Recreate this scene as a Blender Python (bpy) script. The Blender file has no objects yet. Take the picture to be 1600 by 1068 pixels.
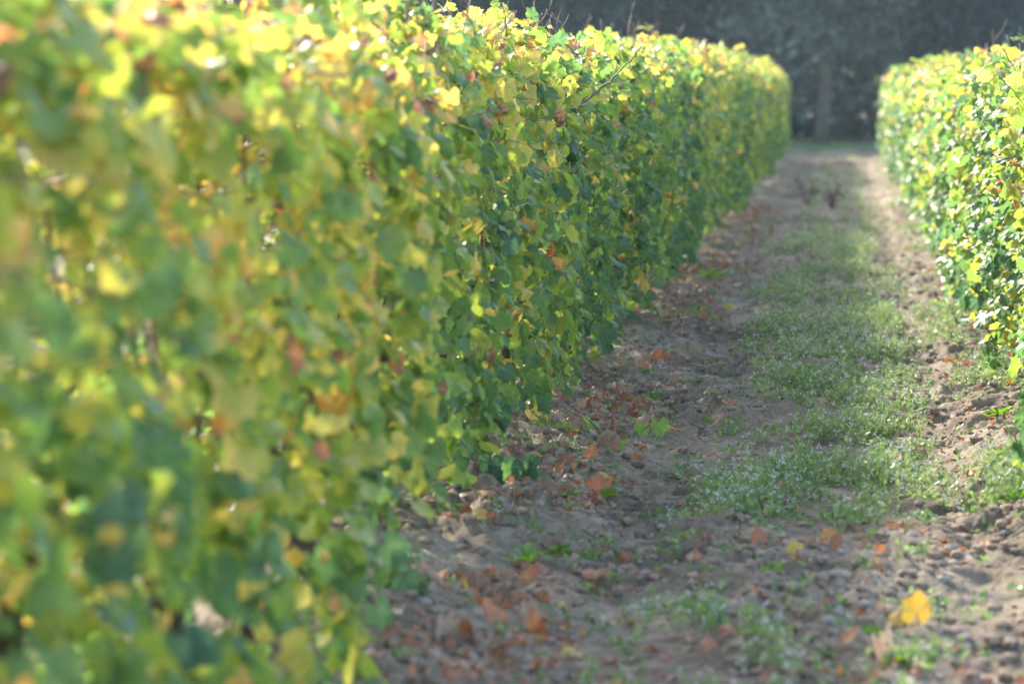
import bpy, math, random
import numpy as np
from mathutils import Vector, Matrix

R = math.radians
rng = np.random.default_rng(7)
random.seed(7)
scene = bpy.context.scene
C = scene.collection

# ------------------------------------------------------------------ camera
FPX = 4444.0                      # focal length in photograph pixels
CAMH = 1.42
cam_d = bpy.data.cameras.new("camera")
cam = bpy.data.objects.new("camera", cam_d)
C.objects.link(cam)
cam_d.lens = 100.0
cam_d.sensor_width = 36.0
cam_d.clip_start = 0.1
cam_d.clip_end = 1500
PITCH, YAW = math.atan(402 / FPX), math.atan(520 / FPX * math.cos(math.atan(402 / FPX)))
cam.location = (0, 0, CAMH)
cam.rotation_euler = (R(90) - PITCH, 0, YAW)
cam_d.dof.use_dof = True
cam_d.dof.focus_distance = 11.9
cam_d.dof.aperture_fstop = 2.8
cam_d.dof.aperture_blades = 0
scene.camera = cam

# ------------------------------------------------------------------ world and sun
SUN_EL, SUN_AZ = 34.0, 38.0       # azimuth: degrees to the left of the row direction
world = bpy.data.worlds.new("World")
scene.world = world
world.use_nodes = True
nt = world.node_tree
nt.nodes.clear()
sky = nt.nodes.new("ShaderNodeTexSky")
sky.sky_type = 'NISHITA'
sky.sun_disc = False
sky.sun_elevation = R(SUN_EL)
sky.sun_rotation = R(-SUN_AZ)
sky.dust_density = 1.5
bg = nt.nodes.new("ShaderNodeBackground")
bg.inputs['Strength'].default_value = 0.15
wo = nt.nodes.new("ShaderNodeOutputWorld")
nt.links.new(sky.outputs[0], bg.inputs[0])
nt.links.new(bg.outputs[0], wo.inputs[0])
sd = Vector((-math.sin(R(SUN_AZ)) * math.cos(R(SUN_EL)), math.cos(R(SUN_AZ)) * math.cos(R(SUN_EL)), math.sin(R(SUN_EL))))
sun_d = bpy.data.lights.new("sun", 'SUN')
sun_d.energy = 2.75
sun_d.angle = R(2.8)
sun_d.color = (1.0, 0.93, 0.80)
sun = bpy.data.objects.new("sun", sun_d)
sun.rotation_euler = sd.to_track_quat('Z', 'Y').to_euler()
sun.location = (-20, 20, 30)
C.objects.link(sun)
scene.view_settings.view_transform = 'Standard'
scene.view_settings.look = 'None'
scene.view_settings.gamma = 1.0
scene.view_settings.exposure = 2.12
scene.render.engine = 'CYCLES'
cy = scene.cycles
cy.max_bounces = 10
cy.diffuse_bounces = 5
cy.transmission_bounces = 8
cy.volume_bounces = 1
cy.use_denoising = True

# ------------------------------------------------------------------ pixel <-> world helpers (photograph pixels)
CR = cam.rotation_euler.to_matrix()
def ray(px, py):
    return CR @ Vector(((px - 800) / FPX, -(py - 534) / FPX, -1.0))
def at(px, py, Y):                # the point seen at a pixel on the plane y = Y
    d = ray(px, py)
    return Vector((0, 0, CAMH)) + d * (Y / d.y)
def on_ground(px, py):
    d = ray(px, py)
    return Vector((0, 0, CAMH)) + d * (-CAMH / d.z)

# ------------------------------------------------------------------ noise
def _h(ix, iy, seed):
    n = (ix.astype(np.int64) * 374761393 + iy.astype(np.int64) * 668265263 + seed * 1442695041) & 0xFFFFFFFF
    n = ((n ^ (n >> 13)) * 1274126177) & 0xFFFFFFFF
    n = (n ^ (n >> 16)) & 0xFFFFFF
    return n / float(0xFFFFFF)
def vnoise(x, y, seed=0):
    x = np.asarray(x, float); y = np.asarray(y, float)
    ix = np.floor(x); iy = np.floor(y)
    fx = x - ix; fy = y - iy
    fx = fx * fx * (3 - 2 * fx); fy = fy * fy * (3 - 2 * fy)
    a = _h(ix, iy, seed); b = _h(ix + 1, iy, seed); c = _h(ix, iy + 1, seed); d = _h(ix + 1, iy + 1, seed)
    return (a + (b - a) * fx) * (1 - fy) + (c + (d - c) * fx) * fy
def gz(x, y):
    """height of the soil"""
    x = np.asarray(x, float); y = np.asarray(y, float)
    z = 0.05 * (vnoise(x * 0.9, y * 0.7, 1) - 0.5)
    wx = x + 0.12 * vnoise(x * 4, y * 4, 20); wy = y + 0.12 * vnoise(x * 4, y * 4, 21)
    rough = np.clip(0.5 + 1.2 * (vnoise(x * 1.7, y * 1.1, 9) - 0.35), 0.25, 1.4)
    z = z + rough * 0.070 * np.abs(vnoise(wx * 5, wy * 5, 2) - 0.5) * 2 ** 0.5
    b = vnoise(wx * 13, wy * 12, 3)
    z = z + rough * 0.062 * np.clip(b - 0.40, 0, 1) ** 0.7
    z = z + rough * 0.030 * vnoise(wx * 29, wy * 29, 4)
    z = z + rough * 0.016 * vnoise(x * 62, y * 62, 5)
    z = z + 0.06 * np.exp(-((x + 1.35) / 0.30) ** 2) + 0.05 * np.exp(-((x - 1.05) / 0.3) ** 2)
    z = z - 0.035 * np.exp(-((x + 0.62) / 0.17) ** 2) - 0.03 * np.exp(-((x - 0.42) / 0.13) ** 2)
    return z - 0.045

# ------------------------------------------------------------------ material helpers
def N(nt, t, **kw):
    n = nt.nodes.new("ShaderNode" + t)
    for k, v in kw.items():
        if k in ('operation', 'blend_type', 'data_type', 'attribute_name', 'attribute_type', 'noise_dimensions', 'feature'):
            setattr(n, k, v)
        else:
            n.inputs[k].default_value = v
    return n
def L(nt, a, b): nt.links.new(a, b)
def mat(name):
    m = bpy.data.materials.new(name)
    m.use_nodes = True
    m.node_tree.nodes.clear()
    o = m.node_tree.nodes.new("ShaderNodeOutputMaterial")
    return m, m.node_tree, o
def ramp(nt, stops):
    r = nt.nodes.new("ShaderNodeValToRGB")
    e = r.color_ramp.elements
    while len(e) < len(stops): e.new(0.5)
    for k, (p, c) in zip(e, stops):
        k.position = p; k.color = (*c, 1)
    return r
def math_n(nt, op, a, b=None, c=None):
    n = nt.nodes.new("ShaderNodeMath"); n.operation = op
    for i, v in enumerate((a, b, c)):
        if v is None: continue
        if isinstance(v, (int, float)): n.inputs[i].default_value = v
        else: nt.links.new(v, n.inputs[i])
    return n.outputs[0]

def leaf_material(name, stops, trans=0.45, rough=0.38, veins=True, hscale=0.0, nscale=1.1, namp=0.5, rscale=0.62, rim=0.25, spec=0.5, tsat=1.25, tgain=1.5, streak=False):
    m, nt, out = mat(name)
    a = N(nt, 'Attribute', attribute_name='lv')
    sep = N(nt, 'SeparateXYZ'); L(nt, a.outputs['Vector'], sep.inputs[0])
    u, v, r = sep.outputs
    au = N(nt, 'Attribute', attribute_name='autumn', attribute_type='OBJECT')
    tc = N(nt, 'TexCoord')
    geo = N(nt, 'NewGeometry')
    sp = N(nt, 'SeparateXYZ'); L(nt, geo.outputs['Position'], sp.inputs[0])
    nz = N(nt, 'TexNoise', Scale=nscale, Detail=2.0); 
    if streak:                                       # colour turns shoot by shoot, so it gathers in upright patches
        vm = nt.nodes.new("ShaderNodeVectorMath"); vm.operation = 'MULTIPLY'; vm.inputs[1].default_value = (1.2, 3.2, 1.2)
        L(nt, geo.outputs['Position'], vm.inputs[0]); L(nt, vm.outputs[0], nz.inputs['Vector'])
    else:
        L(nt, geo.outputs['Position'], nz.inputs['Vector'])
    age = math_n(nt, 'MULTIPLY', r, rscale)
    age = math_n(nt, 'ADD', age, au.outputs['Fac'])
    age = math_n(nt, 'MULTIPLY_ADD', math_n(nt, 'SUBTRACT', nz.outputs[0], 0.5), namp, age)
    if hscale:
        age = math_n(nt, 'MULTIPLY_ADD', math_n(nt, 'SUBTRACT', sp.outputs[2], 0.8), hscale, age)
    rad = math_n(nt, 'SQRT', math_n(nt, 'ADD', math_n(nt, 'MULTIPLY', u, u), math_n(nt, 'MULTIPLY', v, v)))
    if veins:
        fine = N(nt, 'TexNoise', Scale=55.0, Detail=3.0); L(nt, tc.outputs['Object'], fine.inputs['Vector'])
        age = math_n(nt, 'MULTIPLY_ADD', math_n(nt, 'SUBTRACT', fine.outputs[0], 0.5), 0.22, age)
        age = math_n(nt, 'MULTIPLY_ADD', math_n(nt, 'POWER', rad, 3.0), math_n(nt, 'MULTIPLY', rim, age), age)
        ang = math_n(nt, 'ARCTAN2', u, v)
        fr = math_n(nt, 'ABSOLUTE', math_n(nt, 'SUBTRACT', math_n(nt, 'FRACT', math_n(nt, 'ADD', math_n(nt, 'DIVIDE', ang, R(55)), 0.5)), 0.5))
        dist = math_n(nt, 'MULTIPLY', fr, rad)
        vein = math_n(nt, 'SUBTRACT', 1.0, math_n(nt, 'SMOOTH_MIN', math_n(nt, 'DIVIDE', dist, 0.045), 1.0, 0.2))
        age = math_n(nt, 'MULTIPLY_ADD', vein, -0.11, age)
    cr = ramp(nt, stops); L(nt, age, cr.inputs[0])
    col = cr.outputs[0]
    if veins:
        mx = N(nt, 'Mix', data_type='RGBA', blend_type='MIX')
        L(nt, math_n(nt, 'MULTIPLY', vein, 0.35), mx.inputs[0])
        L(nt, col, mx.inputs[6]); mx.inputs[7].default_value = (0.30, 0.34, 0.10, 1)
        col = mx.outputs[2]
    p = N(nt, 'BsdfPrincipled', Roughness=rough)
    p.inputs['Specular IOR Level'].default_value = spec
    L(nt, col, p.inputs['Base Color'])
    bump = N(nt, 'Bump', Strength=0.35, Distance=0.004)
    bn = N(nt, 'TexNoise', Scale=70.0 if veins else 20.0, Detail=2.0); L(nt, tc.outputs['Object'], bn.inputs['Vector'])
    L(nt, bn.outputs[0], bump.inputs['Height']); L(nt, bump.outputs[0], p.inputs['Normal'])
    hs = N(nt, 'HueSaturation', Saturation=tsat, Value=tgain, Hue=0.487); L(nt, col, hs.inputs['Color'])
    t = N(nt, 'BsdfTranslucent'); L(nt, hs.outputs[0], t.inputs[0])
    ms = N(nt, 'MixShader'); ms.inputs[0].default_value = trans
    L(nt, p.outputs[0], ms.inputs[1]); L(nt, t.outputs[0], ms.inputs[2]); L(nt, ms.outputs[0], out.inputs[0])
    return m

VINE_STOPS = [(0.00, (0.060, 0.135, 0.070)), (0.24, (0.095, 0.195, 0.062)), (0.42, (0.185, 0.290, 0.055)),
              (0.60, (0.360, 0.380, 0.080)), (0.78, (0.600, 0.480, 0.130)), (0.91, (0.560, 0.330, 0.110)),
              (0.97, (0.430, 0.160, 0.080)), (1.00, (0.240, 0.130, 0.090))]
M_LEAF = leaf_material("vine_leaf", VINE_STOPS, trans=0.54, rough=0.36, hscale=0.20, nscale=1.3, namp=0.85, rscale=0.50, rim=0.22, spec=0.38, streak=True, tgain=1.6, tsat=1.1)
FALL_STOPS = [(0.00, (0.55, 0.42, 0.08)), (0.25, (0.58, 0.32, 0.10)), (0.48, (0.42, 0.18, 0.10)), (0.70, (0.28, 0.14, 0.09)),
              (0.88, (0.24, 0.14, 0.10)), (1.0, (0.36, 0.27, 0.21))]
M_FALL = leaf_material("fallen_leaf", FALL_STOPS, trans=0.32, rough=0.5, nscale=9.0, namp=0.45, rscale=0.30, rim=0.2, tgain=1.3)
WEED_STOPS = [(0.0, (0.09, 0.165, 0.065)), (0.4, (0.16, 0.26, 0.095)), (0.7, (0.25, 0.33, 0.14)), (0.9, (0.36, 0.35, 0.20)), (1.0, (0.40, 0.34, 0.24))]
M_WEED = leaf_material("weed_green", WEED_STOPS, trans=0.40, rough=0.45, veins=False, nscale=1.8, namp=0.5, rscale=0.7, tgain=1.35)
SEED_STOPS = [(0.0, (0.08, 0.20, 0.03)), (0.6, (0.16, 0.32, 0.05)), (1.0, (0.30, 0.38, 0.08))]
M_SEED = leaf_material("seedling_green", SEED_STOPS, trans=0.5, rough=0.42, veins=False, nscale=3, namp=0.3, rscale=0.6, tgain=1.5)
DRY_STOPS = [(0.0, (0.22, 0.15, 0.10)), (0.5, (0.32, 0.24, 0.17)), (1.0, (0.46, 0.38, 0.28))]
M_DRY = leaf_material("dry_straw", DRY_STOPS, trans=0.15, rough=0.7, veins=False, nscale=3, namp=0.4, rscale=0.8)

def plain(name, col, rough=0.6, var=0.25, scale=30, bump=0.3, dist=0.004, spec=0.4, trans=0.0):
    m, nt, out = mat(name)
    tc = N(nt, 'TexCoord')
    n = N(nt, 'TexNoise', Scale=scale, Detail=6.0, Roughness=0.65); L(nt, tc.outputs['Object'], n.inputs['Vector'])
    c = ramp(nt, [(0.25, tuple(x * (1 - var) for x in col)), (0.5, col), (0.75, tuple(min(1, x * (1 + var)) for x in col))])
    L(nt, n.outputs[0], c.inputs[0])
    p = N(nt, 'BsdfPrincipled', Roughness=rough)
    p.inputs['Specular IOR Level'].default_value = spec
    L(nt, c.outputs[0], p.inputs['Base Color'])
    b = N(nt, 'Bump', Strength=bump, Distance=dist); L(nt, n.outputs[0], b.inputs['Height']); L(nt, b.outputs[0], p.inputs['Normal'])
    if trans:
        t = N(nt, 'BsdfTranslucent'); L(nt, c.outputs[0], t.inputs[0])
        ms = N(nt, 'MixShader'); ms.inputs[0].default_value = trans
        L(nt, p.outputs[0], ms.inputs[1]); L(nt, t.outputs[0], ms.inputs[2]); L(nt, ms.outputs[0], out.inputs[0])
    else:
        L(nt, p.outputs[0], out.inputs[0])
    return m
M_BARK = plain("vine_bark", (0.085, 0.062, 0.048), 0.9, 0.6, 45, 1.0, 0.012, 0.2)
M_CANE = plain("vine_cane", (0.19, 0.115, 0.085), 0.5, 0.4, 18, 0.3, 0.002)
M_TREEBARK = plain("tree_bark", (0.10, 0.085, 0.07), 0.9, 0.4, 8, 0.8, 0.03, 0.2)
M_CLOD = plain("clod_soil", (0.25, 0.19, 0.14), 0.95, 0.65, 34, 0.9, 0.012, 0.15)
M_STONE = plain("pale_stone", (0.26, 0.215, 0.175), 0.8, 0.25, 20, 0.4, 0.005, 0.3)
M_FLOWER = plain("white_petals", (0.72, 0.72, 0.70), 0.6, 0.1, 20, 0.0, 0.001, 0.3, 0.35)
M_DARKSTALK = plain("dead_stalk", (0.09, 0.07, 0.065), 0.8, 0.3, 20, 0.3, 0.003)

def soil_material():
    m, nt, out = mat("tilled_soil")
    geo = N(nt, 'NewGeometry')
    P = geo.outputs['Position']
    n1 = N(nt, 'TexNoise', Scale=1.2, Detail=5.0, Roughness=0.6); L(nt, P, n1.inputs['Vector'])
    n2 = N(nt, 'TexNoise', Scale=22.0, Detail=8.0, Roughness=0.72); L(nt, P, n2.inputs['Vector'])
    n3 = N(nt, 'TexNoise', Scale=110.0, Detail=6.0, Roughness=0.75); L(nt, P, n3.inputs['Vector'])
    s = math_n(nt, 'ADD', math_n(nt, 'MULTIPLY', n1.outputs[0], 0.45), math_n(nt, 'ADD', math_n(nt, 'MULTIPLY', n2.outputs[0], 0.35), math_n(nt, 'MULTIPLY', n3.outputs[0], 0.2)))
    c = ramp(nt, [(0.38, (0.085, 0.060, 0.040)), (0.46, (0.205, 0.155, 0.108)), (0.54, (0.31, 0.245, 0.175)), (0.63, (0.48, 0.40, 0.30))])
    L(nt, s, c.inputs[0])
    p = N(nt, 'BsdfPrincipled', Roughness=0.92); p.inputs['Specular IOR Level'].default_value = 0.25
    L(nt, c.outputs[0], p.inputs['Base Color'])
    v = N(nt, 'TexVoronoi', Scale=38.0); L(nt, P, v.inputs['Vector'])
    hgt = math_n(nt, 'ADD', math_n(nt, 'MULTIPLY', n2.outputs[0], 1.0), math_n(nt, 'ADD', math_n(nt, 'MULTIPLY', n3.outputs[0], 0.5), math_n(nt, 'MULTIPLY', v.outputs[0], -0.35)))
    b = N(nt, 'Bump', Strength=0.9, Distance=0.02); L(nt, hgt, b.inputs['Height']); L(nt, b.outputs[0], p.inputs['Normal'])
    L(nt, p.outputs[0], out.inputs[0])
    return m
M_SOIL = soil_material()

def crown_material(name, dark, light, trans=0.25):
    m, nt, out = mat(name)
    a = N(nt, 'Attribute', attribute_name='lv')
    sep = N(nt, 'SeparateXYZ'); L(nt, a.outputs['Vector'], sep.inputs[0])
    c = ramp(nt, [(0.0, dark), (0.7, light), (1.0, tuple(x * 1.5 for x in light))]); L(nt, sep.outputs[2], c.inputs[0])
    p = N(nt, 'BsdfPrincipled', Roughness=0.5); L(nt, c.outputs[0], p.inputs['Base Color'])
    t = N(nt, 'BsdfTranslucent'); L(nt, c.outputs[0], t.inputs[0])
    ms = N(nt, 'MixShader'); ms.inputs[0].default_value = trans
    L(nt, p.outputs[0], ms.inputs[1]); L(nt, t.outputs[0], ms.inputs[2]); L(nt, ms.outputs[0], out.inputs[0])
    return m
M_CROWN = [crown_material("dark_evergreen_leaves", (0.008, 0.020, 0.018), (0.024, 0.054, 0.042)),
           crown_material("olive_grey_leaves", (0.040, 0.060, 0.045), (0.125, 0.160, 0.115)),
           crown_material("mid_green_leaves", (0.014, 0.034, 0.025), (0.055, 0.095, 0.060)),
           crown_material("blue_green_needles", (0.006, 0.026, 0.032), (0.018, 0.060, 0.075))]

# ------------------------------------------------------------------ mesh helpers
class Geo:
    def __init__(s):
        s.v = []; s.f = []; s.a = []; s.m = []; s.n = 0
    def add(s, v, f, a=None, m=0):
        v = np.asarray(v, np.float32).reshape(-1, 3); f = np.asarray(f, np.int32).reshape(-1, 3)
        s.v.append(v); s.f.append(f + s.n); s.n += len(v)
        s.a.append(np.zeros_like(v) if a is None else np.asarray(a, np.float32).reshape(-1, 3))
        s.m.append(np.full(len(f), m, np.int32))
    def mesh(s, name, mats, smooth=True):
        v = np.concatenate(s.v); f = np.concatenate(s.f); a = np.concatenate(s.a); m = np.concatenate(s.m)
        me = bpy.data.meshes.new(name)
        me.vertices.add(len(v)); me.vertices.foreach_set('co', v.ravel())
        me.loops.add(len(f) * 3); me.loops.foreach_set('vertex_index', f.ravel())
        me.polygons.add(len(f)); me.polygons.foreach_set('loop_start', np.arange(0, len(f) * 3, 3, dtype=np.int32))
        for x in mats: me.materials.append(x)
        me.polygons.foreach_set('material_index', m)
        me.polygons.foreach_set('use_smooth', np.full(len(f), smooth))
        me.update(calc_edges=True)
        at_ = me.attributes.new('lv', 'FLOAT_VECTOR', 'POINT'); at_.data.foreach_set('vector', a.ravel())
        me.validate()
        return me
def link(name, data, parent=None, loc=None):
    o = bpy.data.objects.new(name, data); C.objects.link(o)
    if parent: o.parent = parent
    if loc is not None: o.location = loc
    return o
def tag(o, label=None, cat=None, group=None, kind=None):
    if label: o['label'] = label
    if cat: o['category'] = cat
    if group: o['group'] = group
    if kind: o['kind'] = kind
    return o
def norm(v): return v / np.maximum(np.linalg.norm(v, axis=-1, keepdims=True), 1e-9)

def tube(g, pts, rad, sides=6, rand=0.0, m=0, lv=0.3, close=True):
    pts = np.asarray(pts, float); n = len(pts)
    rad = np.broadcast_to(np.asarray(rad, float), (n,))
    t = norm(np.gradient(pts, axis=0))
    up = np.array([0.3, 0.9, 0.2]) if abs(t[0][2]) > 0.8 else np.array([0, 0, 1.0])
    e1 = norm(np.cross(t, up)); e2 = np.cross(t, e1)
    an = np.linspace(0, 2 * np.pi, sides, endpoint=False)
    rr = rad[:, None] * (1 + rand * (rng.random((n, sides)) - 0.5))
    v = pts[:, None] + rr[..., None] * (np.cos(an)[None, :, None] * e1[:, None] + np.sin(an)[None, :, None] * e2[:, None])
    v = v.reshape(-1, 3)
    i = np.arange(n - 1)[:, None] * sides; j = np.arange(sides)[None]; k = (j + 1) % sides
    a, b, c, d = i + j, i + k, i + sides + k, i + sides + j
    f = np.concatenate([np.stack([a, b, c], -1).reshape(-1, 3), np.stack([a, c, d], -1).reshape(-1, 3)])
    if close:
        v = np.vstack([v, pts[0], pts[-1]]); L0 = n * sides
        jj = np.arange(sides); kk = (jj + 1) % sides
        f = np.concatenate([f, np.stack([kk, jj, np.full(sides, L0)], -1), np.stack([(n - 1) * sides + jj, (n - 1) * sides + kk, np.full(sides, L0 + 1)], -1)])
    g.add(v, f, np.tile([0, 0, lv], (len(v), 1)), m)

# grape leaf templates: petiole joins at the origin, tip towards +v
def outline(angs, rads):
    a = np.array(angs + [-x for x in angs[::-1] if x != 0], float); r = np.array(rads + [y for x, y in zip(angs[::-1], rads[::-1]) if x != 0], float)
    return np.stack([np.sin(np.radians(a)) * r, np.cos(np.radians(a)) * r], -1), None
def template(angs, rads, ring):
    o, _ = outline(angs, rads); n = len(o)
    if ring:
        uv = np.vstack([[0, 0], o * 0.52, o]); j = np.arange(n); k = (j + 1) % n
        keep = j != (len(angs) - 1)
        f = np.concatenate([np.stack([np.zeros(n, int), 1 + k, 1 + j], -1)[keep],
                            np.stack([1 + j, 1 + k, 1 + n + k], -1)[keep], np.stack([1 + j, 1 + n + k, 1 + n + j], -1)[keep]])
    else:
        uv = np.vstack([[0, 0], o]); j = np.arange(n); k = (j + 1) % n
        keep = j != (len(angs) - 1)
        f = np.stack([np.zeros(n, int), 1 + k, 1 + j], -1)[keep]
    return uv, f
T_HI = template([0, 7, 12, 18, 25, 33, 40, 46, 53, 60, 66, 78, 88, 97, 106, 114, 124, 140, 156, 172],
                [1.0, .88, .92, .83, .74, .81, .78, .86, .92, .80, .80, .66, .73, .69, .77, .68, .68, .60, .50, .16], True)
T_LO = template([0, 13, 25, 40, 54, 78, 108, 140, 170], [1.0, .88, .74, .82, .91, .67, .76, .62, .16], True)

def leaves(g, tpl, pos, nrm, tip, size, rnd, curl=0.25, m=0, dryfrac=0.0):
    """pos/nrm/tip L x 3, size L; every leaf bent, folded and ruffled differently"""
    uv, f = tpl; Ln = len(pos); P = len(uv)
    nrm = norm(nrm); tip = norm(tip - nrm * (tip * nrm).sum(-1, keepdims=True)); sx = np.cross(tip, nrm)
    u = uv[None, :, 0] * rng.uniform(0.85, 1.15, (Ln, 1)); v = uv[None, :, 1] * np.ones((Ln, 1))
    u = u + v * rng.uniform(-0.15, 0.15, (Ln, 1))
    rr = np.sqrt(u * u + v * v); th = np.arctan2(u, v)
    c1 = rng.uniform(-0.3, 1.0, (Ln, 1)) * curl; c2 = rng.uniform(-0.5, 1.0, (Ln, 1)) * curl
    dry = (rng.random((Ln, 1)) < dryfrac)
    c1 = np.where(dry, c1 * 3 + 0.6, c1); c2 = np.where(dry, c2 * 3 + 0.4, c2)
    ph = rng.uniform(0, 6.28, (Ln, 1)); am = rng.uniform(0.03, 0.14, (Ln, 1)) * (curl / 0.25) ** 0.5
    w = -c1 * np.abs(u) ** 1.5 - c2 * v * np.abs(v) + am * rr ** 1.5 * np.sin(4 * th + ph) + am * 0.6 * rr * rr * np.sin(9 * th + ph * 2)
    sc = 1.0 / (1 + 0.6 * np.abs(c1) * rr)
    s = size[:, None]
    X = pos[:, None] + (u * sc * s)[..., None] * sx[:, None] + (v * sc * s)[..., None] * tip[:, None] + (w * s)[..., None] * nrm[:, None]
    F = f[None] + (np.arange(Ln) * P)[:, None, None]
    rn = np.where(dry[:, 0], np.clip(rnd + 0.75, 0, 1.7), rnd)
    A = np.stack([np.broadcast_to(uv[None, :, 0], (Ln, P)), np.broadcast_to(uv[None, :, 1], (Ln, P)), np.broadcast_to(rn[:, None], (Ln, P))], -1)
    g.add(X.reshape(-1, 3), F.reshape(-1, 3), A.reshape(-1, 3), m)

# ------------------------------------------------------------------ the ground: one sheet to the horizon
def axis(segs):
    out = []
    for a, b, s in segs:
        n = max(1, int(round((b - a) / s))); out.append(np.linspace(a, b, n, endpoint=False))
    return np.append(np.concatenate(out), segs[-1][1])
ys = axis([(-260, -60, 25), (-60, 0, 4), (0, 5.5, 0.12), (5.5, 9, 0.022), (9, 17, 0.016), (17, 26, 0.035), (26, 45, 0.09), (45, 75, 0.3), (75, 120, 3), (120, 260, 20)])
xs = axis([(-260, -60, 25), (-60, -6, 3), (-6, -2.2, 0.3), (-2.2, -1.5, 0.04), (-1.5, 1.4, 0.0155), (1.4, 2.4, 0.05), (2.4, 6, 0.3), (6, 60, 3), (60, 260, 25)])
XX, YY = np.meshgrid(xs, ys)
ZZ = gz(XX, YY)
nx, ny = len(xs), len(ys)
g = Geo()
i = (np.arange(ny - 1)[:, None] * nx + np.arange(nx - 1)[None]).ravel()
g.add(np.stack([XX, YY, ZZ], -1).reshape(-1, 3), np.concatenate([np.stack([i, i + 1, i + nx + 1], -1), np.stack([i, i + nx + 1, i + nx], -1)]))
tag(link("soil_ground", g.mesh("soil_ground", [M_SOIL])), kind='structure')

# ------------------------------------------------------------------ vines
def vine_foliage(n, tpl, seed):
    """leaves of one vine: a metre of trimmed hedge, hanging leaves on both faces and a loose top"""
    g = Geo()
    n1 = int(n * 0.78)
    y = rng.uniform(-0.60, 0.60, n1)
    zmin = 0.05 + 0.40 * vnoise(y * 3.2 + 50, np.full(n1, seed * 3.7), seed + 40) ** 1.5
    ztop = 1.50 + 0.16 * vnoise(y * 2.6 + 20, np.full(n1, seed * 1.3), seed + 80)
    q = rng.random(n1) ** 0.92
    z = zmin + (ztop - zmin) * q
    side = np.where(rng.random(n1) < 0.5, -1.0, 1.0)
    hw = 0.305 + 0.17 * (vnoise(y * 3 + side * 9, z * 3, seed + 5) - 0.5) + 0.06 * (vnoise(y * 8 + side * 9, z * 8, seed + 6) - 0.5)
    hw = hw * (1 - 0.32 * np.clip((z - 1.25) / 0.35, 0, 1) ** 2) 
    depth = np.where(rng.random(n1) < 0.6, rng.exponential(0.045, n1), rng.uniform(0, 0.3, n1))
    x = side * np.maximum(hw - depth, 0.0)
    pos = np.stack([x, y, z], -1)
    nr = np.stack([side * 0.8, rng.normal(0, 0.65, n1), rng.normal(0.38, 0.55, n1)], -1)
    tp = np.stack([side * 0.3 + rng.normal(0, .5, n1), rng.normal(0, 0.9, n1), np.full(n1, -1.0)], -1)
    size = 0.030 + 0.046 * rng.random(n1) ** 1.3 * (0.9 + 0.2 * rng.random(n1))
    leaves(g, tpl, pos, nr, tp, size, rng.random(n1), 0.38, 0, 0.10)
    n2 = n - n1                                     # the top, thinner, with leaves at all angles
    y = rng.uniform(-0.58, 0.58, n2); x = rng.normal(0, 0.13, n2)
    z = 1.50 + 0.16 * vnoise(y * 2.6 + 20, np.full(n2, seed * 1.3), seed + 80) - 0.5 * x * x + rng.normal(0, 0.05, n2) + 0.10 * np.clip(rng.random(n2) - 0.75, 0, 1) * 2 + 0.07 * (vnoise(y * 11, x * 5, seed + 7) - 0.4)
    nr = np.stack([rng.normal(0, .6, n2), rng.normal(0, 0.6, n2), rng.uniform(0.1, 1.0, n2)], -1)
    tp = rng.normal(0, 1, (n2, 3)) + [0, 0, -0.3]
    leaves(g, tpl, np.stack([x, y, z], -1), nr, tp, rng.uniform(0.024, 0.060, n2), np.clip(rng.random(n2) * 1.1, 0, 1.1), 0.42, 0, 0.15)
    return g.mesh("foliage", [M_LEAF])

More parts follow.
